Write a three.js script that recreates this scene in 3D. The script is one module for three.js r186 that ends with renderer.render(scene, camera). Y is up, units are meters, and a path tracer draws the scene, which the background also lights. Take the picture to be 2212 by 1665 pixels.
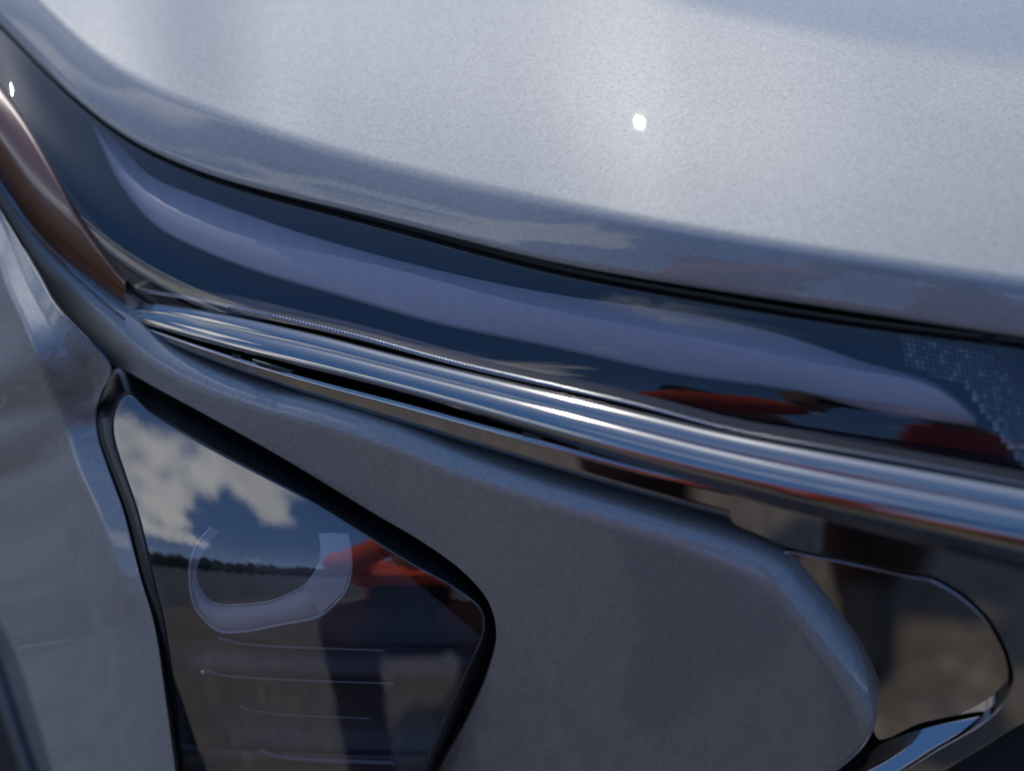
import * as THREE from 'three';
import { MarchingCubes } from 'three/addons/objects/MarchingCubes.js';
import { ImprovedNoise } from 'three/addons/math/ImprovedNoise.js';
import { mergeGeometries } from 'three/addons/utils/BufferGeometryUtils.js';

// ---------------------------------------------------------------- camera
const scene = new THREE.Scene();
const FOV = 30, PITCH = 28, ROLL = -3;
const EYE = new THREE.Vector3(0, 1.35, 0.85);
const camera = new THREE.PerspectiveCamera(FOV, 1024 / 770, 0.02, 400);
camera.position.copy(EYE);
camera.rotation.set(-PITCH * Math.PI / 180, 0, 0, 'YXZ');
camera.rotateZ(ROLL * Math.PI / 180);
camera.focus = 0.78;
camera.userData.fStop = 2.5;
scene.add(camera);

// ---------------------------------------------------------------- sky
const noise = new ImprovedNoise(), RAD = Math.PI / 180;
const sstep = (a, b, x) => { const t = Math.min(1, Math.max(0, (x - a) / (b - a))); return t * t * (3 - 2 * t); };
const lerp = (a, b, t) => a + (b - a) * t;
function fbm(x, y, z, oct) { let s = 0, a = 0.5, f = 1; for (let k = 0; k < oct; k++) { s += a * noise.noise(x * f + k * 17.3, y * f + k * 5.1, z * f); a *= 0.52; f *= 2.07; } return s; }
const SUN = new THREE.Vector3(-0.035, 0.8925, -0.4488).normalize();      // high, behind the car
function makeSky() {
  const W = 1024, H = 512, data = new Float32Array(W * H * 4);
  for (let j = 0; j < H; j++) for (let i = 0; i < W; i++) {
    const el = ((j + 0.5) / H - 0.5) * Math.PI, az = ((i + 0.5) / W - 0.5) * 2 * Math.PI;
    const y = Math.sin(el), x = Math.cos(el) * Math.cos(az), z = Math.cos(el) * Math.sin(az);
    const up = Math.max(0, y), toSun = Math.max(0, x * SUN.x + y * SUN.y + z * SUN.z);
    const low = Math.exp(-up * 9);
    let r = lerp(0.065, 0.33, low), g = lerp(0.165, 0.47, low), b = lerp(0.42, 0.74, low);
    const glow = 0.22 * toSun ** 6 + 0.7 * toSun ** 60;
    r += glow; g += glow * 0.98; b += glow * 0.94;
    const q = 1 / (up + 0.14), px = x * q, pz = z * q;
    const n = fbm(px * 0.9 + 3.1, pz * 0.9 - 1.7, 0.4, 6) + 0.25 * fbm(px * 0.35 + 9, pz * 0.35, 2.2, 3);
    const dAz = ((az - Math.PI / 2) / RAD - 66), bank = 0.27 * Math.exp(-((dAz / 15) ** 2)) * Math.exp(-(((el / RAD - 12) / 9) ** 2));
    const c = sstep(0.06, 0.28, n - 0.12 * sstep(0, 0.3, z) * (1 - sstep(0.6, 0.9, y)) + bank) * sstep(0.0, 0.08, y);
    const lit = 1.0 + 0.5 * toSun ** 4, thick = sstep(0.15, 0.5, n);
    const cr = lit * lerp(1.12, 0.8, thick), cg = lit * lerp(1.12, 0.82, thick), cb = lit * lerp(1.15, 0.88, thick);
    const k = (j * W + i) * 4;
    data[k] = 1.5 * lerp(r, cr, c); data[k + 1] = 1.5 * lerp(g, cg, c); data[k + 2] = 1.5 * lerp(b, cb, c); data[k + 3] = 1;
  }
  const t = new THREE.DataTexture(data, W, H, THREE.RGBAFormat, THREE.FloatType);
  t.mapping = THREE.EquirectangularReflectionMapping; t.magFilter = THREE.LinearFilter; t.needsUpdate = true;
  return t;
}
scene.background = scene.environment = makeSky();
// ---------------------------------------------------------------- sun and exposure
const sun = new THREE.DirectionalLight(new THREE.Color(1, 0.95, 0.87), 2.0);
sun.position.copy(SUN).multiplyScalar(12); sun.castShadow = true;
sun.shadow.mapSize.set(2048, 2048); sun.shadow.radius = 1;
Object.assign(sun.shadow.camera, { left: -4, right: 4, top: 4, bottom: -4, near: 0.1, far: 40 });
scene.add(sun, sun.target);
const renderer = new THREE.WebGLRenderer({ antialias: true });
renderer.toneMapping = THREE.LinearToneMapping;
renderer.toneMappingExposure = 1.12;
renderer.shadowMap.enabled = true;

// ---------------------------------------------------------------- drawing-board helpers
// The car was measured on a board of 2212 x 1665 units; ray() is the sight line of a board point.
const K = 2 * Math.tan(FOV * RAD / 2) / 1665;
camera.updateMatrixWorld();
const AX = new THREE.Vector3(), AY = new THREE.Vector3(), AZ = new THREE.Vector3();
camera.matrixWorld.extractBasis(AX, AY, AZ);
const V = (x, y, z) => new THREE.Vector3(x, y, z);
const ray = (x, y) => AZ.clone().negate().addScaledVector(AX, (x - 1106) * K).addScaledVector(AY, (832.5 - y) * K);
const at = (x, y, d) => ray(x, y).multiplyScalar(d).add(EYE);
const depthOf = (p) => -p.clone().sub(EYE).dot(AZ);
const onPlane = (x, y, p, n) => { const r = ray(x, y); return r.multiplyScalar(p.clone().sub(EYE).dot(n) / r.dot(n)).add(EYE); };
function curve(pts, even = 110, from = 285) {                                    // smooth y(x) through points with rising x
  const X = pts.map((p) => p[0]), Y = pts.map((p) => p[1]), n = X.length, D = [], M = [];
  for (let k = 0; k < n - 1; k++) D[k] = (Y[k + 1] - Y[k]) / (X[k + 1] - X[k]);
  for (let k = 0; k < n; k++) M[k] = k === 0 ? D[0] : k === n - 1 ? D[n - 2] : D[k - 1] * D[k] <= 0 ? 0 : (D[k - 1] * (X[k + 1] - X[k]) + D[k] * (X[k] - X[k - 1])) / (X[k + 1] - X[k - 1]);
  for (let k = 1; k < n - 1; k++) M[k] = Math.sign(M[k]) * Math.min(Math.abs(M[k]), 1.6 * Math.abs(D[k - 1]), 1.6 * Math.abs(D[k]));
  const raw = (x) => {
    if (x <= X[0]) return Y[0] + M[0] * (x - X[0]);
    if (x >= X[n - 1]) return Y[n - 1] + M[n - 1] * (x - X[n - 1]);
    let k = 0; while (x > X[k + 1]) k++;
    const h = X[k + 1] - X[k], t = (x - X[k]) / h, t2 = t * t, t3 = t2 * t;
    return (2 * t3 - 3 * t2 + 1) * Y[k] + (t3 - 2 * t2 + t) * h * M[k] + (3 * t2 - 2 * t3) * Y[k + 1] + (t3 - t2) * h * M[k + 1];
  };
  if (!even) return raw;
  return (x) => {                                        // even out hand-measured wobble away from the outer end
    const w = Math.max(0, Math.min(even, (x - from) / (from < 0 ? 2.4 : 1.3))); if (w < 1) return raw(x);
    let s = 0, t = 0; for (let k = -6; k <= 6; k++) { const g = 1 - (k / 7) ** 2; s += g * raw(x + k / 6 * w); t += g; }
    return s / t;
  };
}
// geometry over a grid of points: rails[k][i]
function loft(rails, uvScale = 1) {
  const R = rails.length, N = rails[0].length, pos = [], uv = [], idx = [];
  for (let k = 0; k < R; k++) for (let i = 0; i < N; i++) { const p = rails[k][i]; pos.push(p.x, p.y, p.z); uv.push(p.x * uvScale, (p.y - p.z * 0.7) * uvScale); }
  for (let k = 0; k < R - 1; k++) for (let i = 0; i < N - 1; i++) {
    const a = k * N + i, b = a + 1, c = a + N, d = c + 1;
    idx.push(a, c, b, b, c, d);
  }
  const g = new THREE.BufferGeometry();
  g.setAttribute('position', new THREE.Float32BufferAttribute(pos, 3));
  g.setAttribute('uv', new THREE.Float32BufferAttribute(uv, 2));
  g.setIndex(idx); g.computeVertexNormals();
  return g;
}
function smoothLine(pts, closed, step) {                 // even points along a smooth line; each point may carry a third number
  const p3 = pts.map((p) => V(p[0], p[1], p[2] ?? 0));
  const c = new THREE.CatmullRomCurve3(p3, closed, 'centripetal');
  let len = 0; for (let k = 1; k < p3.length; k++) len += Math.hypot(p3[k].x - p3[k - 1].x, p3[k].y - p3[k - 1].y);
  const n = Math.max(8, Math.round(len / step)), out = [];
  c.arcLengthDivisions = n * 4;
  for (let k = 0; k < n + (closed ? 0 : 1); k++) { const q = c.getPointAt(k / n); out.push([q.x, q.y, q.z]); }
  return out;
}
// a panel cut to a closed outline on the surface P(x, y): rounded edge (radius in board units per outline point), then a wall going in
function sheet(outline, P, L = 40, wall = 0.02, uvScale = 1) {
  let area = 0; const n = outline.length;
  for (let k = 0; k < n; k++) { const a = outline[k], b = outline[(k + 1) % n]; area += a[0] * b[1] - b[0] * a[1]; }
  const sgn = area > 0 ? 1 : -1, e = 2;
  const N = (x, y) => { const p = P(x, y), a = P(x + e, y).sub(p), b = P(x, y + e).sub(p); return b.cross(a).normalize(); };
  const out = outline.map((p, k) => {
    const a = outline[(k + n - 2) % n], b = outline[(k + 2) % n]; let dx = b[0] - a[0], dy = b[1] - a[1]; const l = Math.hypot(dx, dy) || 1; dx /= l; dy /= l;
    return { x: p[0], y: p[1], r: Math.max(1.5, p[2] || 3), ex: dy * sgn, ey: -dx * sgn };
  });
  const inset = out.map((o) => new THREE.Vector2(o.x - o.ex * o.r, o.y - o.ey * o.r));
  let tris = THREE.ShapeUtils.triangulateShape(inset, []), pts = inset.map((p) => [p.x, p.y]);
  for (let pass = 0; pass < 8; pass++) {                 // halve every long inner edge
    const mids = new Map(), next = []; let cut = 0;
    const mid = (a, b) => {
      const long = Math.hypot(pts[a][0] - pts[b][0], pts[a][1] - pts[b][1]) > L; if (!long) return -1;
      const key = a < b ? a * 1e6 + b : b * 1e6 + a;
      if (!mids.has(key)) { pts.push([(pts[a][0] + pts[b][0]) / 2, (pts[a][1] + pts[b][1]) / 2]); mids.set(key, pts.length - 1); }
      cut++; return mids.get(key);
    };
    for (const [a, b, c] of tris) {
      const ab = mid(a, b), bc = mid(b, c), ca = mid(c, a);
      if (ab < 0 && bc < 0 && ca < 0) next.push([a, b, c]);
      else if (ab >= 0 && bc >= 0 && ca >= 0) next.push([a, ab, ca], [ab, b, bc], [ca, bc, c], [ab, bc, ca]);
      else if (ab >= 0 && bc >= 0) next.push([a, ab, c], [ab, b, bc], [ab, bc, c]);
      else if (bc >= 0 && ca >= 0) next.push([a, b, bc], [a, bc, ca], [ca, bc, c]);
      else if (ca >= 0 && ab >= 0) next.push([a, ab, ca], [ab, b, c], [ab, c, ca]);
      else if (ab >= 0) next.push([a, ab, c], [ab, b, c]);
      else if (bc >= 0) next.push([a, b, bc], [a, bc, c]);
      else next.push([a, b, ca], [ca, b, c]);
    }
    tris = next; if (!cut) break;
  }
  const pos = [], nor = [], uv = [], idx = [];
  const add = (p, q) => { pos.push(p.x, p.y, p.z); nor.push(q.x, q.y, q.z); uv.push(p.x * uvScale, (p.y - p.z * 0.7) * uvScale); return pos.length / 3 - 1; };
  pts.forEach(([x, y]) => add(P(x, y), N(x, y)));
  const face = (a, b, c) => {                            // wind so that the face looks along its normals
    const A = V(pos[3 * a], pos[3 * a + 1], pos[3 * a + 2]), B = V(pos[3 * b], pos[3 * b + 1], pos[3 * b + 2]), C = V(pos[3 * c], pos[3 * c + 1], pos[3 * c + 2]);
    const q = B.sub(A).cross(C.sub(A)); idx.push(...(q.x * nor[3 * a] + q.y * nor[3 * a + 1] + q.z * nor[3 * a + 2] >= 0 ? [a, b, c] : [a, c, b]));
  };
  tris.forEach((t) => face(...t));
  const S = 6, ring = [];
  for (let s = 0; s <= S; s++) ring.push(out.map((o) => {
    const th = s / S * Math.PI / 2, ix = o.x - o.ex * o.r, iy = o.y - o.ey * o.r, f = Math.sin(th);
    const m = N(ix, iy), E = P(o.x, o.y).sub(P(ix, iy)); const R = E.length(); E.addScaledVector(m, -E.dot(m)).normalize();
    const p = P(ix, iy).addScaledVector(E, R * f).addScaledVector(m, -R * (1 - Math.cos(th)));
    return [p, m.clone().multiplyScalar(Math.cos(th)).addScaledVector(E, f).normalize(), E, m];
  }));
  const ids = ring.map((r) => r.map(([p, q]) => add(p, q)));
  const last = ring[S];
  ids.push(last.map(([p, , E, m]) => add(p.clone(), E)), last.map(([p, , E, m]) => add(p.clone().addScaledVector(m, -wall), E)));
  for (let s = 0; s < ids.length - 1; s++) for (let k = 0; k < n; k++) {
    if (s === S) continue;
    const a = ids[s][k], b = ids[s][(k + 1) % n], c = ids[s + 1][k], d = ids[s + 1][(k + 1) % n];
    face(a, b, c); face(b, d, c);
  }
  const g = new THREE.BufferGeometry();
  g.setAttribute('position', new THREE.Float32BufferAttribute(pos, 3));
  g.setAttribute('normal', new THREE.Float32BufferAttribute(nor, 3));
  g.setAttribute('uv', new THREE.Float32BufferAttribute(uv, 2));
  g.setIndex(idx);
  return g;
}
function tube(points, r, seg = 8) { const c = new THREE.CatmullRomCurve3(points); return new THREE.TubeGeometry(c, Math.max(6, points.length * 2), r, seg, false); }
function part(name, g, m, parent, label) { const o = new THREE.Mesh(g, m); o.name = name; o.castShadow = o.receiveShadow = true; if (label) o.userData.label = label; parent.add(o); return o; }
let seed = 7; const rnd = () => { seed = (seed * 1664525 + 1013904223) >>> 0; return seed / 4294967296; };
function dataTex(W, H, f, srgb) {
  const d = new Uint8Array(W * H * 4);
  for (let j = 0; j < H; j++) for (let i = 0; i < W; i++) { const c = f(i, j); d.set([c[0] * 255, c[1] * 255, c[2] * 255, 255].map((x) => Math.max(0, Math.min(255, x))), (j * W + i) * 4); }
  const t = new THREE.DataTexture(d, W, H); t.wrapS = t.wrapT = THREE.RepeatWrapping; t.magFilter = THREE.LinearFilter; t.minFilter = THREE.LinearMipmapLinearFilter; t.generateMipmaps = true;
  if (srgb) t.colorSpace = THREE.SRGBColorSpace; t.needsUpdate = true; return t;
}

// ---------------------------------------------------------------- materials
const lin = (r, g, b) => new THREE.Color().setRGB(r, g, b);
const flakeTex = dataTex(512, 512, () => { const v = 0.75 + 0.25 * rnd() ** 0.7; return [v, v, v * 1.01]; });
flakeTex.repeat.set(1, 1);
const M = {
  paint: new THREE.MeshPhysicalMaterial({ color: lin(0.308, 0.312, 0.298), metalness: 0.9, roughness: 0.64, map: flakeTex, clearcoat: 1, clearcoatRoughness: 0.015 }),
  chrome: new THREE.MeshPhysicalMaterial({ color: lin(0.30, 0.285, 0.265), metalness: 1, roughness: 0.085 }),
  darkChrome: new THREE.MeshPhysicalMaterial({ color: lin(0.30, 0.295, 0.29), metalness: 1, roughness: 0.03 }),
  gloss: new THREE.MeshPhysicalMaterial({ color: lin(0.012, 0.012, 0.014), roughness: 0.05, ior: 1.5 }),
  bezel: new THREE.MeshPhysicalMaterial({ color: lin(0.012, 0.012, 0.014), roughness: 0.35 }),
  matt: new THREE.MeshStandardMaterial({ color: lin(0.01, 0.01, 0.012), roughness: 0.9 }),
  lens: new THREE.MeshPhysicalMaterial({ color: lin(0.8, 0.8, 0.82), roughness: 0.0, transmission: 1, thickness: 0, ior: 1.65 }),
  fogLens: new THREE.MeshPhysicalMaterial({ color: lin(0.8, 0.8, 0.82), roughness: 0.0, transmission: 1, thickness: 0, ior: 2.15 }),
  guide: new THREE.MeshPhysicalMaterial({ color: lin(0.41, 0.38, 0.40), roughness: 0.5 }),
  satin: new THREE.MeshPhysicalMaterial({ color: lin(0.2, 0.2, 0.205), metalness: 1, roughness: 0.22 }),
  clear: new THREE.MeshPhysicalMaterial({ color: lin(0.07, 0.085, 0.075), roughness: 0.2 }),
  ring: new THREE.MeshPhysicalMaterial({ color: lin(0.33, 0.34, 0.37), roughness: 0.35 }),
  rib: new THREE.MeshPhysicalMaterial({ color: lin(0.14, 0.14, 0.17), roughness: 0.3 }),
  amber: new THREE.MeshPhysicalMaterial({ color: lin(0.12, 0.042, 0.014), roughness: 0.3, clearcoat: 1, clearcoatRoughness: 0.02 }),
  greyPlastic: new THREE.MeshPhysicalMaterial({ color: lin(0.042, 0.042, 0.047), roughness: 0.4 }),
  dot: new THREE.MeshPhysicalMaterial({ color: lin(0.3, 0.31, 0.35), metalness: 0.6, roughness: 0.25 }),
  bead: new THREE.MeshPhysicalMaterial({ color: lin(0.7, 0.72, 0.75), metalness: 1, roughness: 0.12 }),
};

// ---------------------------------------------------------------- the car: rails along its nose
const X0 = -150, X1 = 2660, DX = 7, xs = []; for (let x = X0; x <= X1; x += DX) xs.push(x);
const col = (x) => Math.min(xs.length - 1.001, Math.max(0, (x - X0) / DX));
const K6 = curve([[-150, 170], [0, 412], [66, 512], [177, 615], [255, 680], [319, 733], [425, 789], [567, 839], [664, 863], [830, 914], [997, 977], [1164, 1032], [1253, 1057], [1420, 1101], [1560, 1140], [1720, 1190], [1960, 1240], [2212, 1292], [2660, 1385]], 150, -170);
const noseDepth = (x) => { const u = (2212 - x) / 2212; return 0.664 + 0.1 * u + (u > 0 ? 0.1 * u ** 4 : 0); };
const base = xs.map((x) => at(x, K6(x), noseDepth(x)));
const hor = xs.map((x, i) => { const a = base[Math.max(0, i - 12)], b = base[Math.min(xs.length - 1, i + 12)]; return V(-(b.z - a.z), 0, b.x - a.x).normalize(); });
const horAt = (x) => { const c = col(x), i = Math.floor(c); return hor[i].clone().lerp(hor[i + 1], c - i).normalize(); };
const tilt = (h, deg) => h.clone().multiplyScalar(Math.cos(deg * RAD)).add(V(0, Math.sin(deg * RAD), 0));
// grow a strip from the rail `from` to the line yTo(x) in n steps; phi(s, x, y) is the lean of the surface (0 upright, 90 lying)
function grow(from, yFrom, yTo, n, phi, list = []) {
  let prev = from;
  for (let s = 1; s <= n; s++) {
    prev = xs.map((x, i) => { const y = lerp(yFrom(x), yTo(x), s / n); return onPlane(x, y, prev[i], tilt(hor[i], phi((s - 0.5) / n, x, y))); });
    list.push(prev);
  }
  return list;
}
const shift = (rail, back, up) => rail.map((p, i) => p.clone().addScaledVector(hor[i], -back).add(V(0, up, 0)));
const cut = (rails, x0, x1) => { const a = Math.max(0, Math.ceil((x0 - X0) / DX)), b = Math.min(xs.length - 1, Math.floor((x1 - X0) / DX)); return rails.map((r) => r.slice(a, b + 1)); };
const top = (l) => l[l.length - 1];

const car = new THREE.Group(); car.name = 'car'; scene.add(car);
car.userData = { label: 'silver grey metallic car, its front corner with hood edge, slim headlamp and fog lamp', category: 'car' };

// lines of the lamp strip, from the bumper upwards
const SlotTop = curve([[-150, 150], [0, 395], [133, 565], [262, 673], [279, 686], [292, 694], [354, 713], [425, 735], [531, 763], [664, 795], [830, 836], [1164, 929], [1420, 1000], [1753, 1081], [1991, 1131], [2212, 1176], [2660, 1265]]);
const slotGap = curve([[-150, 3], [270, 3], [320, 7], [425, 13], [560, 20], [700, 27], [900, 28], [1164, 24], [1420, 21], [1587, 14], [1753, 6], [1991, 5], [2660, 5]]), stripGap = curve([[-150, 3], [260, 3], [300, 10], [425, 19], [560, 26], [700, 32], [830, 38], [1000, 43], [1164, 49], [1420, 54], [1587, 63], [1720, 80], [1963, 86], [2212, 92], [2660, 105]]);
const SlotBot = (x) => SlotTop(x) + slotGap(x), StripBot = (x) => SlotBot(x) + stripGap(x);
const TubeTop = curve([[-150, 140], [0, 380], [133, 550], [262, 668], [279, 681], [285, 670], [297, 660], [316, 654], [350, 653], [420, 661], [531, 686], [664, 713], [830, 757], [997, 797], [1164, 836], [1297, 866], [1401, 890], [1553, 927], [1753, 966], [1991, 1010], [2212, 1052], [2660, 1140]]);
const RimTop = curve([[-150, -50], [0, 177], [58, 266], [111, 363], [168, 469], [221, 545], [262, 596], [301, 620], [345, 628], [400, 637], [531, 662], [602, 682], [737, 712], [964, 775], [1140, 815], [1297, 852], [1401, 876], [1553, 920], [1753, 958], [1991, 1001], [2212, 1043], [2660, 1130]]);
const RimBot = curve([[-150, -42], [0, 186], [111, 372], [221, 556], [262, 609], [301, 632], [345, 639], [400, 648], [531, 674], [664, 705], [830, 748], [964, 786], [1140, 827], [1297, 860], [1401, 884], [1553, 925], [1753, 964], [1991, 1007], [2212, 1049], [2660, 1136]]);
const GapBot = curve([[-150, -138], [0, 52], [89, 136], [146, 205], [221, 272], [288, 312], [376, 357], [531, 410], [737, 464], [950, 522], [1163, 580], [1475, 640], [1829, 699], [2212, 748], [2660, 808]], 150, -170);
const HoodLow = curve([[-150, -150], [0, 43], [89, 127], [146, 194], [221, 260], [288, 300], [376, 344], [531, 394], [737, 443], [950, 496], [1163, 551], [1475, 606], [1829, 660], [2212, 719], [2660, 785]], 150, -170);
const Crease = curve([[-150, -330], [0, -105], [102, 22], [190, 97], [283, 177], [345, 203], [443, 237], [600, 288], [737, 330], [985, 392], [1198, 438], [1475, 491], [1829, 549], [2212, 606], [2660, 668]], 150, -170);

// upright face below the lamp strip, standing on the bumper line
const strip0 = shift(base, 0.012, 0);
const stripUp = [strip0, ...grow(strip0, K6, StripBot, 1, () => 0)];
const stripFace = [top(stripUp), ...grow(top(stripUp), StripBot, SlotBot, 4, () => 1)];
const slotRail = top(grow(top(stripFace), SlotBot, SlotTop, 1, () => 10)).map((p, i) => p.clone().addScaledVector(hor[i], (xs[i] < 800 ? 0 : xs[i] < 1150 ? 0.075 * (xs[i] - 800) ** 2 / 700 : 0.075 * (xs[i] - 975)) * K * 0.72));
// polished bar: round profile
const tubeRails = [slotRail, ...grow(slotRail, SlotTop, TubeTop, 30, (s) => (s < 0.05 ? -5 : s < 0.58 ? lerp(10, 78, ((s - 0.05) / 0.53) ** 0.9) : s < 0.62 ? 14 : s < 0.92 ? lerp(38, 78, (s - 0.62) / 0.3) : 84))];
const rimA = top(grow(top(tubeRails), TubeTop, RimBot, 1, () => 30));
const rimRails = [rimA, ...grow(rimA, RimBot, RimTop, 4, (s) => lerp(15, 65, s))];
const lens0 = strip0.map((p, i) => p.clone().addScaledVector(hor[i], -lerp(-0.007, 0.016, sstep(-190, 720, xs[i]))));
const lensRails = [lens0, ...grow(lens0, K6, GapBot, 44, (s, x) => (s < 0.45 ? lerp(3, 13, s / 0.45) : lerp(13, 45, ((s - 0.45) / 0.55) ** 0.85)) + 23 * (1 - sstep(600, 1450, x)) * sstep(0.2, 0.5, s) * (1 - 0.75 * sstep(0.55, 1, s)))];
const lensTop = top(lensRails);
const lensDepth = (rails, yLow, yTop, x, y) => { const i = Math.round(col(x)), s = (y - yLow(x)) / (yTop(x) - yLow(x)) * (rails.length - 1), k = Math.min(rails.length - 2, Math.max(0, Math.floor(s))); return depthOf(rails[k][i].clone().lerp(rails[k + 1][i], s - k)); };

// ---- hood
{
  const low = shift(top(grow(lensTop, GapBot, HoodLow, 1, () => 15)), -0.003, 0);
  const rails = [shift(low, 0.03, -0.001), shift(low, 0.012, -0.0035), shift(low, 0.004, -0.0032), shift(low, 0.001, -0.0015), low];
  const face = grow(low, HoodLow, (x) => Crease(x) + 16, 12, (s, x) => lerp(lerp(21, 35, s), lerp(13, 23, s), sstep(1000, 1500, x)) + 10 * (1 - sstep(100, 600, x))); rails.push(...face);
  const roll = grow(top(face), (x) => Crease(x) + 16, (x) => Crease(x) - 14, 6, (s, x) => lerp(lerp(41, 31, sstep(1000, 1500, x)), 61, s)); rails.push(...roll);
  const Ftr = curve([[1200, -60], [1400, -12], [1500, 10], [1700, 52], [1850, 82], [2000, 104], [2212, 124], [2660, 150]]);
  const Top = (x) => Math.min(-260, Crease(x) - 300);
  rails.push(...grow(top(roll), (x) => Crease(x) - 14, Top, 60, (s, x, y) => {
    const f = sstep(1250, 1600, x), above = Ftr(x) - y;
    const d = Crease(x) - y;
    return lerp(63, 69, sstep(0, 400, d)) + lerp(0, 8, sstep(350, 800, d)) + f * (11 * sstep(-22, 22, above) - 9 * sstep(40, 180, above));
  }));
  const back = top(rails); for (const k of [0.1, 0.35, 0.8, 1.2]) rails.push(back.map((p) => p.clone().add(V(0, 0.16 * k - 0.03 * k * k, -k))));
  part('hood', loft(rails, 2), M.paint, car);
}

// ---- bumper skin
function wallAt(x, y, inward = 0, lean = -1) {
  const c = col(x), i = Math.floor(c), f = c - i, last = xs.length - 1;
  const spline = (l) => { const a = l[Math.max(0, i - 1)], b = l[i], d = l[i + 1], e = l[Math.min(last, i + 2)], q = (u) => b[u] + 0.5 * f * (d[u] - a[u] + f * (2 * a[u] - 5 * b[u] + 4 * d[u] - e[u] + f * (3 * (b[u] - d[u]) + e[u] - a[u]))); return V(q('x'), q('y'), q('z')); };
  const g = spline(hor), raw = Math.atan2(g.x, g.z) / RAD + 30, yaw = (-30 + (raw > 6 ? raw : raw > -6 ? (raw + 6) ** 2 / 24 : 0)) * RAD, h = V(Math.sin(yaw), 0, Math.cos(yaw)), b = spline(base);
  return onPlane(x, y, b.addScaledVector(h, -inward), tilt(h, lean));
}
const fogRight = [[945, 1665, 4], [1012, 1540, 5], [1052, 1445, 6], [1069, 1370, 6], [1052, 1302, 6], [1000, 1240, 6], [918, 1179, 6], [808, 1114, 6], [700, 1048, 6], [612, 995, 6], [519, 942, 6], [426, 891, 6], [333, 840, 5], [278, 808, 4]];
const bumperOutline = [
  [-150, 170, 16], [0, 414, 16], [66, 514, 17], [177, 617, 20], [255, 682, 24], [319, 734, 28], [425, 789, 32], [567, 839, 32], [664, 863, 33], [830, 914, 34], [997, 977, 36], [1164, 1032, 38], [1253, 1057, 40], [1420, 1103, 44], [1548, 1138, 52],
  [1638, 1172, 60], [1702, 1213, 66], [1749, 1275, 68], [1806, 1357, 66], [1849, 1428, 60], [1878, 1491, 52], [1893, 1545, 44], [1890, 1588, 36], [1868, 1627, 30], [1828, 1665, 26], [1740, 1720, 24], [1500, 1790, 20], [1100, 1830, 10], [880, 1830, 4],
  ...fogRight, [245, 790, 2], [177, 721, 2], [117, 654, 2], [81, 590, 2], [0, 455, 2], [-150, 214, 2]];
const bumper = part('bumper', sheet(smoothLine(bumperOutline.map(([x, y, r]) => [x, y + (r > 15 && y < 1560 && !(y > 1700) ? 7 + r * lerp(0.52, 0, sstep(1560, 1890, x)) : 0), r]), true, 9), (x, y) => wallAt(x, y), 40, 0.025, 2), M.paint, car);

// ---- fog lamp
const fogYaw = curve([[200, -31], [400, -25], [600, -16], [770, -9.5], [920, -5], [1060, -1], [1200, 2]], 0), fogPhi = curve([[780, 36], [900, 32], [1150, 25.5], [1235, 18.8], [1310, 9.5], [1450, 7], [1600, 6], [1800, 4]], 0);
const FX0 = 160, FD = 10, FNX = 104, FY0 = 780, FNY = 108, fog = [];
{
  const nrm = (x, y) => tilt(V(Math.sin(fogYaw(x) * RAD), 0, Math.cos(fogYaw(x) * RAD)), fogPhi(y));
  const row = []; const c = Math.round((560 - FX0) / FD), r0 = Math.round((1230 - FY0) / FD);
  row[c] = wallAt(560, 1230, -0.034);
  for (let i = c + 1; i < FNX; i++) row[i] = onPlane(FX0 + i * FD, 1230, row[i - 1], nrm(FX0 + (i - 0.5) * FD, 1230));
  for (let i = c - 1; i >= 0; i--) row[i] = onPlane(FX0 + i * FD, 1230, row[i + 1], nrm(FX0 + (i + 0.5) * FD, 1230));
  for (let j = 0; j < FNY; j++) fog[j] = [];
  for (let i = 0; i < FNX; i++) {
    fog[r0][i] = row[i];
    for (let j = r0 + 1; j < FNY; j++) fog[j][i] = onPlane(FX0 + i * FD, FY0 + j * FD, fog[j - 1][i], nrm(FX0 + i * FD, FY0 + (j - 0.5) * FD));
    for (let j = r0 - 1; j >= 0; j--) fog[j][i] = onPlane(FX0 + i * FD, FY0 + j * FD, fog[j + 1][i], nrm(FX0 + i * FD, FY0 + (j + 0.5) * FD));
  }
}
function fogAt(x, y, back = 0) {
  const u = Math.min(FNX - 1.001, Math.max(0, (x - FX0) / FD)), v = Math.min(FNY - 1.001, Math.max(0, (y - FY0) / FD)), i = Math.floor(u), j = Math.floor(v);
  const a = depthOf(fog[j][i]), b = depthOf(fog[j][i + 1]), c = depthOf(fog[j + 1][i]), d = depthOf(fog[j + 1][i + 1]), s = u - i, t = v - j;
  return at(x, y, lerp(lerp(a, b, s), lerp(c, d, s), t) + back);
}
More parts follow.
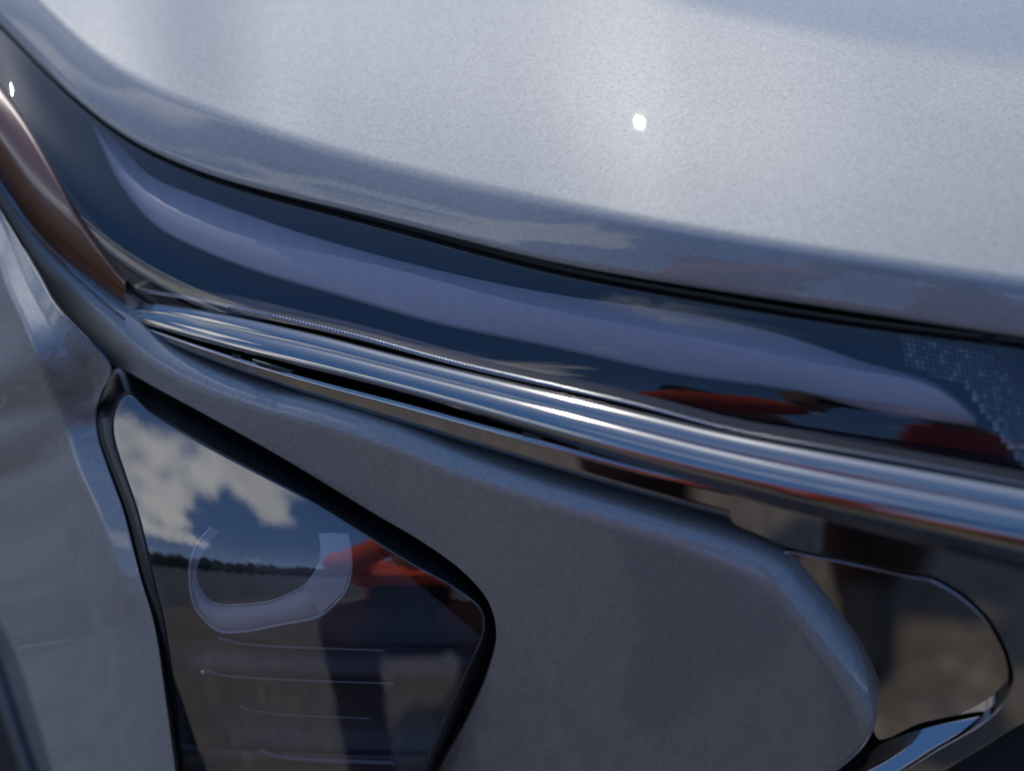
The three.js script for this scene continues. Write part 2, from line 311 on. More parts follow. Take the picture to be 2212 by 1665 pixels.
// ---- bumper corner: ledge, crest and side wall left of the fog lamp
{
  const rows = [ // wall edge, ledge line, crest, outer end, lean of ledge, lean of the shelf
    [[-150, 215], [-150, 237], [-150, 312], [-560, 420], 27, 62], [[0, 456], [0, 478], [0, 545], [-360, 700], 27, 62], [[81, 591], [66, 627], [30, 628], [-300, 800], 27, 62],
    [[117, 655], [103, 694], [64, 703], [-280, 850], 27, 62], [[177, 722], [156, 776], [94, 786], [-260, 900], 27, 62], [[240, 793], [198, 832], [118, 842], [-245, 945], 27, 62], [[217, 852], [207, 868], [133, 881], [-226, 988], 30, 62],
    [[206, 899], [202, 904], [148, 920], [-207, 1032], 50, 62], [[209, 939], [206, 942], [163, 960], [-188, 1076], 60, 60], [[228, 1001], [224, 1003], [180, 1012], [-165, 1110], 60, 60], [[265, 1103], [261, 1104], [221, 1112], [-130, 1190], 58, 56],
    [[302, 1246], [298, 1247], [268, 1252], [-60, 1310], 45, 42], [[332, 1348], [327, 1349], [306, 1353], [0, 1424], 22, 20], [[357, 1509], [351, 1510], [336, 1512], [40, 1540], 6, 5], [[378, 1665], [372, 1666], [358, 1667], [83, 1668], 2, 2], [[402, 1850], [396, 1850], [380, 1850], [150, 1850], 2, 2]];
  const T = 90, line = (k) => new THREE.CatmullRomCurve3(rows.map((r) => V(r[k][0], r[k][1], 0)), false, 'centripetal');
  const num = (k) => curve(rows.map((r, i) => [i, r[k]]), 0);
  const L = [0, 1, 2, 3].map(line), led = num(4), shelf = num(5);
  const px = (k, t) => { const p = L[k].getPoint(t); return [p.x, p.y]; };
  const mix = (a, b, s) => [lerp(a[0], b[0], s), lerp(a[1], b[1], s)];
  const rails = Array.from({ length: 26 }, () => []), yawed = (deg, phi) => tilt(V(Math.sin(deg * RAD), 0, Math.cos(deg * RAD)), phi);
  const cols = Array.from({ length: T + 1 }, (_, j) => ({ q: j / T * (rows.length - 1), p: [0, 1, 2, 3].map((k) => px(k, j / T)) }));
  const late = (q) => sstep(10.2, 12.6, q), shelfAz = (q) => lerp(-6, -34, sstep(7, 11, q)), shelfEl = (q) => shelf(q) + 8 * (1 - sstep(7, 10, q));
  // depth of the crest: a smooth curve through the ledge's outer edge above and the lamp's edge below
  const seen = cols.map(({ q, p: [a, b, c] }) => { if (q > 5 && q < 8) return null; const w = q < 5 ? wallAt(a[0], a[1]) : at(a[0], a[1], depthOf(fogAt(a[0] + 30, a[1] + 5)) - 0.008); return depthOf(onPlane(c[0], c[1], onPlane(b[0], b[1], w, yawed(-26, led(q))), yawed(shelfAz(q), shelfEl(q)))); });
  const sums = [0, 0, 0, 0, 0], rhs = [0, 0, 0]; seen.forEach((d, j) => { if (d === null) return; const t = j / T; for (let k = 0; k < 5; k++) sums[k] += t ** k; for (let k = 0; k < 3; k++) rhs[k] += d * t ** k; });
  const fit = V(...rhs).applyMatrix3(new THREE.Matrix3().set(sums[0], sums[1], sums[2], sums[1], sums[2], sums[3], sums[2], sums[3], sums[4]).invert());
  const crest = cols.map(({ p: [, , c] }, j) => at(c[0], c[1], fit.x + fit.y * j / T + fit.z * (j / T) ** 2 - 0.03 * (1 - sstep(3, 6, j / T * (rows.length - 1))) + 0.028 * Math.exp(-(((j / T * (rows.length - 1) - 7.6) / 2.4) ** 2))));
  const stepTo = (prev, xy, az, el) => prev.map((p, j) => {       // next line: the strip's normal is the wanted one made square to the line it starts from
    const t = prev[Math.min(T, j + 8)].clone().sub(prev[Math.max(0, j - 8)]).normalize(), n = yawed(az(cols[j].q), el(cols[j].q));
    n.addScaledVector(t, -0.85 * n.dot(t)).normalize();
    const c = xy(cols[j].p), v = ray(c[0], c[1]).normalize().negate(), low = 0.3 - n.dot(v); if (low > 0) n.addScaledVector(v, low).normalize();
    return onPlane(c[0], c[1], p, n);
  });
  const right = [], left = []; let prev = crest;
  for (const s of [0.12, 0.3, 0.5, 0.7, 0.9, 1]) right.push(prev = stepTo(prev, ([, b, c]) => mix(c, b, s), shelfAz, shelfEl));
  for (const s of [0.12, 0.5, 0.88, 1]) right.push(prev = stepTo(prev, ([a, b]) => mix(b, a, s), (q) => lerp(-22, -34, late(q)), led));
  right.push(prev.map((p) => p.clone().add(V(-0.012, -0.014, -0.03))));
  const out = (p) => [p[2][0] - 16, p[2][1] + 6]; prev = crest;
  for (const s of [0.15, 0.35, 0.55, 0.75, 1]) left.push(prev = stepTo(prev, (p) => mix(p[2], out(p), s), (q) => lerp(shelfAz(q), -41, s), (q) => lerp(shelfEl(q), 2, s)));
  for (const s of [0.05, 0.15, 0.3, 0.5, 0.7, 0.85, 1]) left.push(prev = stepTo(prev, (p) => mix(out(p), p[3], s), () => -41 - 3 * s, () => lerp(-3, -11, s)));
  left.push(prev.map((p) => p.clone().add(V(0.02, 0, -0.03))));
  rails.length = 0; rails.push(...right.reverse(), crest, ...left);
  part('bumper_corner', loft(rails.map((r) => r.slice().reverse()), 2), M.paint, car);
  // lower sill strip and the dark panel below it
  const edge = rails[rails.length - 2], low = [], lip = [], inn = [];
  for (let j = 0; j <= T; j++) { const d = px(3, j / T); const z = depthOf(edge[j]) + 0.006; low.push(at(d[0] - 7, d[1] + 3, z)); lip.push(at(d[0] - 33, d[1] + 9, z + 0.004)); inn.push(at(d[0] - 36, d[1] + 12, z + 0.03)); }
  part('sill_strip', loft([low.map((p) => p.clone().add(V(0.01, 0, -0.02))), low, low.map((p, j) => p.clone().lerp(lip[j], 0.5).add(V(-0.001, 0.001, 0.002))), lip, inn].map((r) => r.slice().reverse()), 2), M.greyPlastic, car);
  part('lower_panel', loft([inn, inn.map((p) => p.clone().add(V(-0.05, -0.03, -0.03))), inn.map((p) => p.clone().add(V(-0.08, -0.14, -0.08)))].map((r) => r.slice().reverse()), 2), M.matt, car);
}

// ---- headlamp
const housing = part('headlamp', loft(cut([shift(lensTop, 0.002, 0.0006), shift(lensTop, 0.012, -0.002), shift(lensTop, 0.05, -0.02), shift(lensRails[28], 0.055, 0), shift(lensRails[6], 0.035, -0.004), shift(lens0, 0.01, -0.002)], -150, 2640)), M.matt, car, 'slim smoked headlamp under the hood edge');
const lens = part('lens', loft(cut([shift(lensTop, 0.006, -0.0005), ...lensRails.slice().reverse()].reverse(), -150, 2640)), M.lens, housing);
{
  // pale light guide behind the lens: a folded bar
  const gTop = curve([[150, 150], [200, 262], [240, 296], [330, 385], [443, 430], [600, 488], [737, 530], [950, 585], [1163, 630], [1475, 676], [1718, 730], [1873, 786], [2064, 834], [2080, 850], [2108, 890]]);
  const gMid = curve([[150, 155], [200, 266], [250, 345], [350, 445], [560, 522], [737, 556], [900, 594], [1100, 650], [1300, 694], [1475, 728], [1718, 780], [2064, 840], [2085, 872], [2108, 905]]);
  const gLow = curve([[150, 160], [200, 270], [240, 365], [290, 440], [350, 500], [450, 548], [560, 590], [737, 640], [900, 690], [1200, 752], [1475, 812], [1749, 850], [1917, 900], [2064, 915], [2108, 921]]);
  const rails = [[], [], [], [], []];
  for (let x = 200; x <= 2108; x += 12) {
    const y = [gTop(x), lerp(gTop(x), gMid(x), 0.9), gMid(x), lerp(gMid(x), gLow(x), 0.9), gLow(x)], d = [0.02, 0.013, 0.011, 0.016, 0.024];
    y.forEach((v, k) => rails[k].push(at(x, v, lensDepth(lensRails, K6, GapBot, x, v) + d[k])));
  }
  part('light_guide', loft(rails.map((r) => r.slice().reverse())), M.guide, housing);
  // fine grid of beads at the inner end of the lamp
  const bead = new THREE.SphereGeometry(0.0007, 8, 6), gs = [], edge = [];
  for (let a = 0; a < 30; a++) for (let b = 0; b < 28; b++) {
    const x = 1950 + a * 11.5 + b * 2.2, y = 730 + b * 11.5 + a * 2.4;
    if (x > 2128 + (y - 722) * 0.84 - 12 || x > 2260 || y > RimTop(x) - 14 || y < GapBot(x) + 10) continue;
    if (y > 826 ? x < 2078 + (y - 826) * 0.72 : y > gTop(Math.min(2060, x)) - 14) continue;
    const g = bead.clone(), big = 0.9 + 0.9 * rnd() ** 4 + (x < 2088 + (y - 826) * 0.72 && y > 826 ? 0.9 : 0); g.scale(big, big, big); const p = at(x, y, lensDepth(lensRails, K6, GapBot, Math.min(x, 2190), y) + 0.008); g.translate(p.x, p.y, p.z); (big > 1.5 ? edge : gs).push(g);
  }
  part('bead_edge', mergeGeometries(edge), M.dot, housing).userData.kind = 'stuff';
  const seam = []; for (let k = 0; k <= 8; k++) { const x = 2128 + k * 13, y = 722 + k * 15.5; seam.push(at(x, y, lensDepth(lensRails, K6, GapBot, x, y) + 0.004)); }
  part('seam', tube(seam, 0.0028, 8), M.matt, housing);
  const grid = part('bead_grid', mergeGeometries(gs), M.dot, housing); grid.userData.kind = 'stuff';
}
// amber side reflector at the outer end
{
  const on = (t, out) => xs.map((x) => { const y = lerp(K6(x) - 1, Math.min(RimTop(x) + 4, K6(x) - 3), t); return at(x, y, lensDepth(lensRails, K6, GapBot, x, y) - out); });
  const rails = cut([on(0, -0.01), ...[0, 0.03, 0.1, 0.2, 0.3, 0.4, 0.5, 0.6, 0.7, 0.8, 0.9, 0.97].map((t) => on(t, 0.004)), on(1, 0.002), on(1.02, -0.004)], -150, 272);
  part('side_reflector', loft(rails), M.amber, housing, 'amber brown side reflector at the outer lamp end');
}
part('rim', loft(cut([shift(rimA, 0.012, 0), ...rimRails, shift(top(rimRails), 0.01, 0)], 285, 2660)), M.satin, housing);
{
  const bead = new THREE.SphereGeometry(0.0006, 6, 4), gs = [];
  for (let x = 590; x < 1560; x += 7) { const i = Math.round(col(x)), p = rimRails[3][i].clone().addScaledVector(hor[i], 0.0004), g = bead.clone(); g.translate(p.x, p.y, p.z); gs.push(g); }
  part('bead_row', mergeGeometries(gs), M.bead, housing).userData.kind = 'stuff';
}
part('chrome_bar', loft(cut([shift(slotRail, 0.012, 0), ...tubeRails, shift(top(tubeRails), 0.012, -0.002)], 283, 2660)), M.chrome, housing);
part('slot', loft(cut([shift(top(stripFace), 0.012, 0), shift(slotRail, 0.013, 0.001)], 262, 1790)), M.gloss, housing);
part('lower_strip', loft(cut([shift(stripFace[0], 0.014, -0.001), shift(stripFace[0], 0.002, -0.0006), ...stripFace, shift(top(stripFace), 0.003, 0.0006), shift(top(stripFace), 0.014, 0)], 285, 1600)), M.darkChrome, housing);
{
  const collar = [[246, 688, 3], [256, 664, 4], [280, 644, 4], [310, 634, 4], [352, 632, 4], [400, 642, 3], [400, 700, 3], [330, 708, 3], [290, 704, 4], [262, 700, 4]];
  const d = (x) => { const i = Math.max(Math.round(col(285)), Math.round(col(x))); return depthOf(slotRail[i]) + 0.02; };
  part('tip_collar', sheet(smoothLine(collar, true, 6), (x, y) => at(x, y, d(x) + 0.00002 * (700 - y)), 30, 0.012), M.gloss, housing);
}
// small clear blocks standing in the slot
{
  const blocks = [[515, 0, 26], [620, 0, 150], [1160, 0, 64], [1262, 0, 22], [1380, 0, 54], [1590, 0, 44]];
  for (const [x, y, w] of blocks) {
    const yc = (q) => lerp(SlotTop(q), SlotBot(q), 0.62), h = (q) => 0.13 * (SlotBot(q) - SlotTop(q)) + 1.5;
    const i = Math.round(col(x)), d = depthOf(stripFace[stripFace.length - 1][i]) + 0.0005, r = [[], [], [], []];
    for (let q = x - w / 2; q <= x + w / 2 + 0.1; q += w / 4) { r[0].push(at(q, yc(q) + h(q), d + 0.006)); r[1].push(at(q, yc(q) + h(q), d)); r[2].push(at(q, yc(q) - h(q), d + 0.002)); r[3].push(at(q, yc(q) - h(q), d + 0.008)); }
    part('clear_block', loft(r), M.clear, housing);
  }
}

// ---- trim right of the bumper: polished dark surround with a pocket, and the grille
{
  const P = (x, y) => wallAt(x, y, 0.012, 1);
  const outline = [[1578, 1122, 2], [1590, 1062, 2], [1650, 1072, 2], [1753, 1092, 2], [1991, 1140, 3], [2212, 1187, 3], [2640, 1280, 3], [2640, 1500, 4], [2400, 1500, 5], [2212, 1566, 6], [2120, 1622, 6], [2050, 1664, 6], [1950, 1740, 6], [1820, 1790, 6],
    [1830, 1740, 2], [1950, 1668, 2], [2020, 1624, 2], [2145, 1545, 2], [2187, 1481, 2], [2184, 1427, 2], [2143, 1344, 2], [2088, 1287, 2], [2016, 1246, 2], [1963, 1237, 2], [1777, 1200, 2], [1700, 1182, 2], [1640, 1156, 2]];
  const trim = part('grille_trim', sheet(smoothLine(outline, true, 9), P, 45, 0.02), M.darkChrome, car, 'polished dark surround beside the bumper');
  const Q = (x, y) => { const h = horAt(x); return wallAt(x, y, 0.014, -3); };
  const pocket = [[1690, 1196, 3], [1777, 1205, 4], [1963, 1244, 4], [2014, 1253, 5], [2084, 1294, 5], [2137, 1348, 5], [2177, 1429, 5], [2180, 1480, 5], [2140, 1536, 5], [2105, 1542, 5], [1990, 1566, 5], [1899, 1602, 5], [1880, 1560, 3], [1850, 1470, 3], [1800, 1370, 3], [1740, 1285, 3]];
  part('pocket', sheet(smoothLine(pocket, true, 9), Q, 40, 0.02), M.darkChrome, trim);
  const ledge = (x, y) => { const h = horAt(x), yl = 1610 - (x - 1880) * 0.28, q = wallAt(x, yl, 0.0135, -3); return onPlane(x, y, q, tilt(h, 47)); };
  const lip = [[1884, 1618, 3], [1990, 1572, 4], [2106, 1547, 4], [2128, 1544, 2], [2090, 1574, 3], [2010, 1622, 3], [1945, 1664, 3], [1840, 1735, 3], [1740, 1770, 3], [1800, 1700, 3], [1868, 1650, 3]];
  part('lip', sheet(smoothLine(lip, true, 8), ledge, 40, 0.02), M.darkChrome, trim);
  const back = []; for (let k = 0; k < 2; k++) { const r = []; for (let x = 1500; x <= 2640; x += 60) r.push(wallAt(x, k ? 1060 : 1820, 0.035)); back.push(r); }
  part('backing_plate', loft(back), M.matt, trim);
  // grille slats in the opening
  const grille = part('grille', loft([0, 1].map((k) => { const r = []; for (let x = 1900; x <= 2640; x += 40) r.push(wallAt(x, k ? 1520 : 1900, 0.06)); return r; })), M.matt, car, 'dark grille opening with thin slats');
  for (let s = 0; s < 9; s++) { const p = []; for (let x = 1930; x <= 2640; x += 60) p.push(wallAt(x, 1590 + s * 22 + (x - 2212) * 0.2, 0.045)); part('slat', tube(p, 0.0016, 6), M.gloss, grille); }
}

{
  const rimOut = [[252, 796], [224, 848], [211, 899], [214, 939], [233, 1001], [270, 1103], [307, 1246], [337, 1348], [362, 1509], [383, 1665], [402, 1830], [880, 1826], [941, 1664], [1008, 1539], [1048, 1444], [1065, 1370], [1048, 1304], [996, 1243], [914, 1183], [804, 1118], [696, 1052], [608, 999], [516, 946], [423, 895], [330, 844]];
  const lensOut = [[272, 850], [250, 880], [243, 912], [246, 950], [264, 1010], [296, 1105], [330, 1246], [354, 1348], [377, 1509], [394, 1665], [412, 1815], [860, 1812], [918, 1660], [975, 1530], [1018, 1430], [1046, 1362], [1040, 1316], [985, 1270], [882, 1212], [770, 1142], [674, 1084], [581, 1035], [488, 987], [405, 942], [325, 894]];
  const U = 150, line2 = (l) => { const c = new THREE.CatmullRomCurve3(l.map((p) => V(p[0], p[1], 0)), true, 'centripetal'); return Array.from({ length: U }, (_, k) => { const p = c.getPoint(k / U); return [p.x, p.y]; }); };
  const A = line2(rimOut), B = line2(lensOut), B0 = smoothLine(lensOut, true, 12);
  const ringRails = [0, 0.15, 0.5, 0.9, 1, 1.25].map((s) => A.map((p, k) => {
    const x = lerp(p[0], B[k][0], s), y = lerp(p[1], B[k][1], s);
    const back = s === 0 ? 0.022 : s === 0.15 ? 0.012 : lerp(0.012, 0.008, s);
    return at(x, y, lerp(lerp(depthOf(wallAt(p[0], p[1])), depthOf(fogAt(B[k][0], B[k][1])) - 0.006, sstep(0.02, 0.08, k / U) * (1 - sstep(0.38, 0.44, k / U))) + back, depthOf(fogAt(B[k][0], B[k][1])) + 0.002, sstep(0.2, 1, s)) + (s > 1 ? 0.004 : 0));
  }));
  ringRails.forEach((r) => r.push(r[0].clone()));
  const lamp = part('fog_lamp', loft(ringRails), M.bezel, car, 'triangular fog lamp in a black frame');
  part('lamp_backing', loft([[150, 760], [150, 1860]].map(([, y]) => [130, 400, 700, 1000, 1180].map((x) => wallAt(x, y, 0.1))).reverse()), M.matt, lamp);
  const skin = B0.map((p) => [p[0], p[1], 3]);
  part('lens', sheet(skin, (x, y) => fogAt(x, y), 16, 0.006), M.fogLens, lamp);
  // inside: black bowl with stepped reflectors
  const prof = [[880, 0.02], [1100, 0.045], [1380, 0.045], [1392, 0.018], [1450, 0.016], [1466, 0.012], [1474, 0.03], [1540, 0.034], [1612, 0.034], [1622, 0.014], [1634, 0.010], [1650, 0.012], [1656, 0.03], [1800, 0.03]];
  const side = (y, left) => { let best = left ? 1e9 : -1e9; for (const p of B0) if (Math.abs(p[1] - y) < 9) best = left ? Math.min(best, p[0]) : Math.max(best, p[0]); return best; };
  const bowl = prof.map(([y, d]) => { const a = side(y, true) - 4, b = side(y, false) + 4, r = []; for (let k = 0; k <= 40; k++) { const x = lerp(a, b, k / 40), yy = y + (y > 1380 ? (x - 640) * 0.035 - 8 * ((x - 640) / 430) ** 2 : 0); r.push(fogAt(x, yy, d)); } return r; });
  part('inner_step', loft(bowl.slice().reverse()), M.greyPlastic, lamp);
  // open ring of clear plastic
  const outer = smoothLine([[456, 1139], [427, 1172], [411, 1215], [410, 1260], [420, 1308], [445, 1342], [475, 1363], [520, 1364], [610, 1348], [691, 1330], [722, 1305], [746, 1275], [757, 1240], [758, 1200], [750, 1150]], false, 10);
  const inner = smoothLine([[471, 1146], [446, 1178], [431, 1204], [422, 1240], [430, 1270], [452, 1297], [475, 1305], [500, 1306], [545, 1303], [590, 1296], [630, 1280], [656, 1264], [678, 1238], [691, 1206], [695, 1150]], false, 10);
  const n = Math.min(outer.length, inner.length), pick = (l, k) => l[Math.round(k / (n - 1) * (l.length - 1))];
  const o3 = [], i3 = [], ob = [], ib = [];
  for (let k = 0; k < n; k++) { const o = pick(outer, k), i = pick(inner, k); o3.push(fogAt(o[0], o[1], 0.008)); i3.push(fogAt(i[0], i[1], 0.012)); ob.push(fogAt(o[0], o[1], 0.02)); ib.push(fogAt(i[0], i[1], 0.022)); }
  const band = part('light_ring', loft([ob, o3, o3.map((p, k) => p.clone().lerp(i3[k], 0.5)), i3, ib]), M.ring, lamp, 'open ring shaped light guide');
  const facet = [[688, 1152, 0.0075], [694, 1200, 0.0075], [690, 1216, 0.0075], [672, 1246, 0.0075], [655, 1268, 0.0075]].map(([x, y, d]) => fogAt(x, y, d + 0.002)), facetOut = [[749, 1152], [757, 1200], [755, 1235], [742, 1276], [692, 1328]].map(([x, y]) => fogAt(x, y, 0.0072));
  part('ring_facet', loft([facetOut, facetOut.map((p, k) => p.clone().lerp(facet[k], 0.5).add(V(0, 0.0006, 0.001))), facet]), M.ring, band);
  for (const [x0, x1, y0, r] of [[470, 830, 1392, 0.0007], [440, 850, 1463, 0.0006], [520, 800, 1540, 0.0005], [560, 850, 1634, 0.0014]]) { const l = []; for (let k = 0; k <= 20; k++) { const x = lerp(x0, x1, k / 20); l.push(fogAt(x, y0 + (x - 640) * 0.035 + 6 - 16 * Math.exp(-((x - x0) / 40)), 0.009)); } part('rib', tube(l, r, 6), M.rib, lamp); }
  part('ring_edge', tube(o3, 0.0008, 6), M.ring, band);
  part('ring_edge', tube(i3, 0.0005, 6), M.ring, band);
  const spot = new THREE.SphereGeometry(0.0014, 16, 12), sp = fogAt(438, 1451, 0.006); spot.translate(sp.x, sp.y, sp.z);
  part('screw', spot, M.bead, lamp);
}
// ---- black structure behind the skin, so that light comes in through openings only
{
  const r = [shift(lensTop, 0.07, 0.0), shift(lensTop, 0.08, -0.03), shift(base, 0.09, -0.05), shift(base, 0.09, -0.6)];
  part('inner_structure', loft(r.slice().reverse()), M.matt, car);
}

// ---------------------------------------------------------------- ground
{
  const T = 1024;
  const cells = []; for (let k = 0; k < 3600; k++) cells.push([rnd() * T, rnd() * T, 3 + rnd() * 10, rnd()]);
  const h = new Float32Array(T * T), tone = new Float32Array(T * T);
  for (let j = 0; j < T; j++) for (let i = 0; i < T; i++) { tone[j * T + i] = 0.29 + 0.05 * rnd(); }
  for (const [cx, cy, r, v] of cells) for (let y = -13; y <= 13; y++) for (let x = -13; x <= 13; x++) {
    const d = Math.hypot(x * (0.8 + 0.4 * v), y); if (d > r) continue;
    const i = ((Math.floor(cx) + x) % T + T) % T, j = ((Math.floor(cy) + y) % T + T) % T;
    h[j * T + i] = Math.max(h[j * T + i], Math.sqrt(1 - (d / r) ** 2) * (0.5 + 0.5 * v)); tone[j * T + i] = 0.29 + 0.60 * v ** 4 + 0.05 * (rnd() - 0.5);
  }
  const colour = dataTex(T, T, (i, j) => { const v = tone[j * T + i]; const w = (j * 31 + i * 17) % 7 / 70; return [v * 1.03 + w * 0.05, v * 1.0, v * 0.98]; }, true);
  const bump = dataTex(T, T, (i, j) => { const v = h[j * T + i]; return [v, v, v]; });
  const g = new THREE.PlaneGeometry(240, 240, 1, 1); g.rotateX(-Math.PI / 2);
  const uv = g.attributes.uv; for (let k = 0; k < uv.count; k++) uv.setXY(k, uv.getX(k) * 240 / 0.7, uv.getY(k) * 240 / 0.7);
  const o = part('asphalt_ground', g, new THREE.MeshStandardMaterial({ map: colour, bumpMap: bump, bumpScale: 0.004, roughness: 0.9 }), scene, 'dark grey asphalt with pale stones around the car');
  o.userData.kind = 'structure';
  // brown gravel strip in front of the car
  const N = 512, rock = new Float32Array(N * N).fill(0.42), rh = new Float32Array(N * N);
  for (let k = 0; k < 5200; k++) {
    const cx = rnd() * N, cy = rnd() * N, r = 2 + 6 * rnd() ** 2, v = rnd();
    for (let y = -8; y <= 8; y++) for (let x = -8; x <= 8; x++) { const d = Math.hypot(x * (0.8 + 0.5 * v), y); if (d > r) continue; const q = ((Math.floor(cy) + y + N) % N) * N + (Math.floor(cx) + x + N) % N; rock[q] = 0.33 + 0.3 * v + 0.04 * (rnd() - 0.5); rh[q] = Math.sqrt(1 - (d / r) ** 2) * (0.4 + 0.6 * v); }
  }
  const patch = (i, j) => 0.5 + 0.5 * Math.sin(i / N * 6.283 * 2 + 1.7 * Math.sin(j / N * 6.283)) * Math.sin(j / N * 6.283 * 3 + 0.8);
  const rc = dataTex(N, N, (i, j) => { const v = rock[j * N + i], p = patch(i, j); return [v * (1.08 + 0.06 * p), v * (0.97 + 0.02 * p), v * (0.86 - 0.04 * p)]; }, true), rb = dataTex(N, N, (i, j) => { const v = rh[j * N + i]; return [v, v, v]; });
  const strip = new THREE.PlaneGeometry(30, 2.6); strip.rotateX(-Math.PI / 2); strip.translate(12.8, 0.004, 2.2);
  const su = strip.attributes.uv; for (let k = 0; k < su.count; k++) su.setXY(k, su.getX(k) * 30 / 0.9, su.getY(k) * 2.6 / 0.9);
  part('gravel_strip', strip, new THREE.MeshStandardMaterial({ map: rc, bumpMap: rb, bumpScale: 0.008, roughness: 0.95 }), scene, 'brown gravel strip in front of the car').userData.kind = 'structure';
}
// ---------------------------------------------------------------- person taking the picture (seen as a reflection)
function skinOf(bones, lo, hi, cell, k) {                // one continuous surface round tapered bones, joined smoothly
  const size = Math.ceil(Math.max(hi.x - lo.x, hi.y - lo.y, hi.z - lo.z) / cell) + 4, half = size / 2, mid = lo.clone().add(hi).multiplyScalar(0.5), s = cell * half;
  const mc = new MarchingCubes(size, M.matt, false, false, 220000);
  for (let z = 0; z < size; z++) for (let y = 0; y < size; y++) for (let x = 0; x < size; x++) {
    const px = mid.x + (x - half) / half * s, py = mid.y + (y - half) / half * s, pz = mid.z + (z - half) / half * s;
    let acc = 0, near = 1e9;
    for (const b of bones) {
      const ax = px - b.a.x, ay = py - b.a.y, az = pz - b.a.z;
      let t = b.l2 ? (ax * b.d.x + ay * b.d.y + az * b.d.z) / b.l2 : 0; t = t < 0 ? 0 : t > 1 ? 1 : t;
      const qx = ax - b.d.x * t, qy = ay - b.d.y * t, qz = az - b.d.z * t, d = Math.sqrt(qx * qx + qy * qy + qz * qz) - (b.r + (b.s - b.r) * t);
      if (d < near) near = d; acc += Math.exp(-Math.min(60, d / k));
    }
    mc.field[x + y * size + z * size * size] = near > k * 12 ? -near : k * Math.log(acc);
  }
  mc.isolation = 0; mc.update();
  const n = mc.count, g = new THREE.BufferGeometry(), P = new Float32Array(n * 3);
  for (let i = 0; i < n; i++) { P[3 * i] = mid.x + mc.positionArray[3 * i] * s; P[3 * i + 1] = mid.y + mc.positionArray[3 * i + 1] * s; P[3 * i + 2] = mid.z + mc.positionArray[3 * i + 2] * s; }
  g.setAttribute('position', new THREE.BufferAttribute(P, 3)); g.setAttribute('normal', new THREE.BufferAttribute(mc.normalArray.slice(0, n * 3), 3));
  return g;
}
{
  const person = new THREE.Group(); person.name = 'person'; person.position.set(-0.36, 0, 1.28); scene.add(person);
  person.userData = { label: 'crouching person in red orange jacket and dark vest mirrored in the lamp glass and trim', category: 'person' };
  const F = V(0.33, 0, -0.94).normalize(), R = V(-F.z, 0, F.x), J = (r, y, f) => R.clone().multiplyScalar(r).addScaledVector(F, f).add(V(0, y, 0));
  const bone = (a, b, r, s) => { const d = b.clone().sub(a); return { a, d, l2: d.lengthSq(), r, s: s ?? r }; };
  const own = (x, y, z) => V(x, y, z).sub(person.position);
  const wr = own(0.085, 1.3, 0.945), wl = own(-0.085, 1.3, 0.945), er = J(0.3, 1.0, 0.26), el = J(-0.2, 0.98, 0.3), sr = J(0.185, 0.96, 0.05), sl = J(-0.185, 0.96, 0.05);
  const hip = (s) => J(s * 0.1, 0.46, -0.1), knee = (s) => J(s * 0.19, 0.55, 0.3), ank = (s) => J(s * 0.16, 0.09, 0.1);
  const face = [bone(J(0, 1.210, 0.110), J(0, 1.210, 0.140), 0.088), bone(J(0, 1.130, 0.160), J(0, 1.100, 0.180), 0.058, 0.042), bone(J(0, 1.175, 0.225), J(0, 1.150, 0.240), 0.011, 0.014), bone(J(0, 1.030, 0.080), J(0, 1.130, 0.120), 0.055),
    bone(J(0.022, 1.115, 0.222), J(-0.022, 1.115, 0.222), 0.008), ...[-1, 1].map((s) => bone(J(s * 0.09, 1.200, 0.120), J(s * 0.093, 1.160, 0.120), 0.015, 0.01)), bone(J(0.04, 1.210, 0.205), J(-0.04, 1.210, 0.205), 0.018)];
  const torso = [bone(J(0, 0.48, -0.08), J(0, 0.66, 0.0), 0.135, 0.125), bone(J(-0.06, 0.850, 0.060), J(0.06, 0.850, 0.060), 0.115), bone(J(-0.13, 0.950, 0.050), J(0.13, 0.950, 0.050), 0.065), bone(J(0, 0.950, 0.050), J(0, 1.100, 0.110), 0.055)];
  const arms = [[sr, er, wr], [sl, el, wl]].flatMap(([a, b, c]) => [bone(a, b, 0.05, 0.04), bone(b, c, 0.04, 0.027)]);
  const legs = [-1, 1].flatMap((s) => [bone(hip(s), knee(s), 0.085, 0.055), bone(knee(s), ank(s), 0.055, 0.04)]);
  const body = skinOf([...torso, ...face, ...arms, ...legs], V(-0.4, 0.02, -0.5), V(0.62, 1.36, 0.4), 0.013, 0.012);
  const hand = (w, side) => {                            // palm, four fingers curled round the phone's edge, thumb from the side
    const up = V(0, 1, 0), inw = V(-side, 0, 0), fwd = V(0, 0, -1), q = (a, b, c) => w.clone().addScaledVector(inw, a).addScaledVector(up, b).addScaledVector(fwd, c), l = [];
    l.push(bone(q(0, -0.01, 0), q(0.004, 0.02, 0.035), 0.026, 0.022), bone(q(0.002, 0.035, 0.02), q(0.004, 0.0, 0.045), 0.018));
    [0.052, 0.032, 0.012, -0.008].forEach((y, k) => { const L = [0.95, 1.05, 1, 0.8][k]; const a = q(0.004, y * 0.8, 0.045), b = q(-0.004, y + 0.004, 0.045 + 0.026 * L), c = q(0.012 * L, y + 0.004, 0.055 + 0.026 * L), d = q(0.03 * L, y + 0.002, 0.052 + 0.022 * L); l.push(bone(a, b, 0.009, 0.0085), bone(b, c, 0.0085, 0.008), bone(c, d, 0.008, 0.007)); });
    l.push(bone(q(0.012, 0.0, 0.0), q(0.03, 0.025, 0.005), 0.012, 0.01), bone(q(0.03, 0.025, 0.005), q(0.05, 0.04, 0.016), 0.01, 0.008));
    return skinOf(l, w.clone().add(V(-0.09, -0.07, -0.12)), w.clone().add(V(0.09, 0.09, 0.06)), 0.003, 0.003);
  };
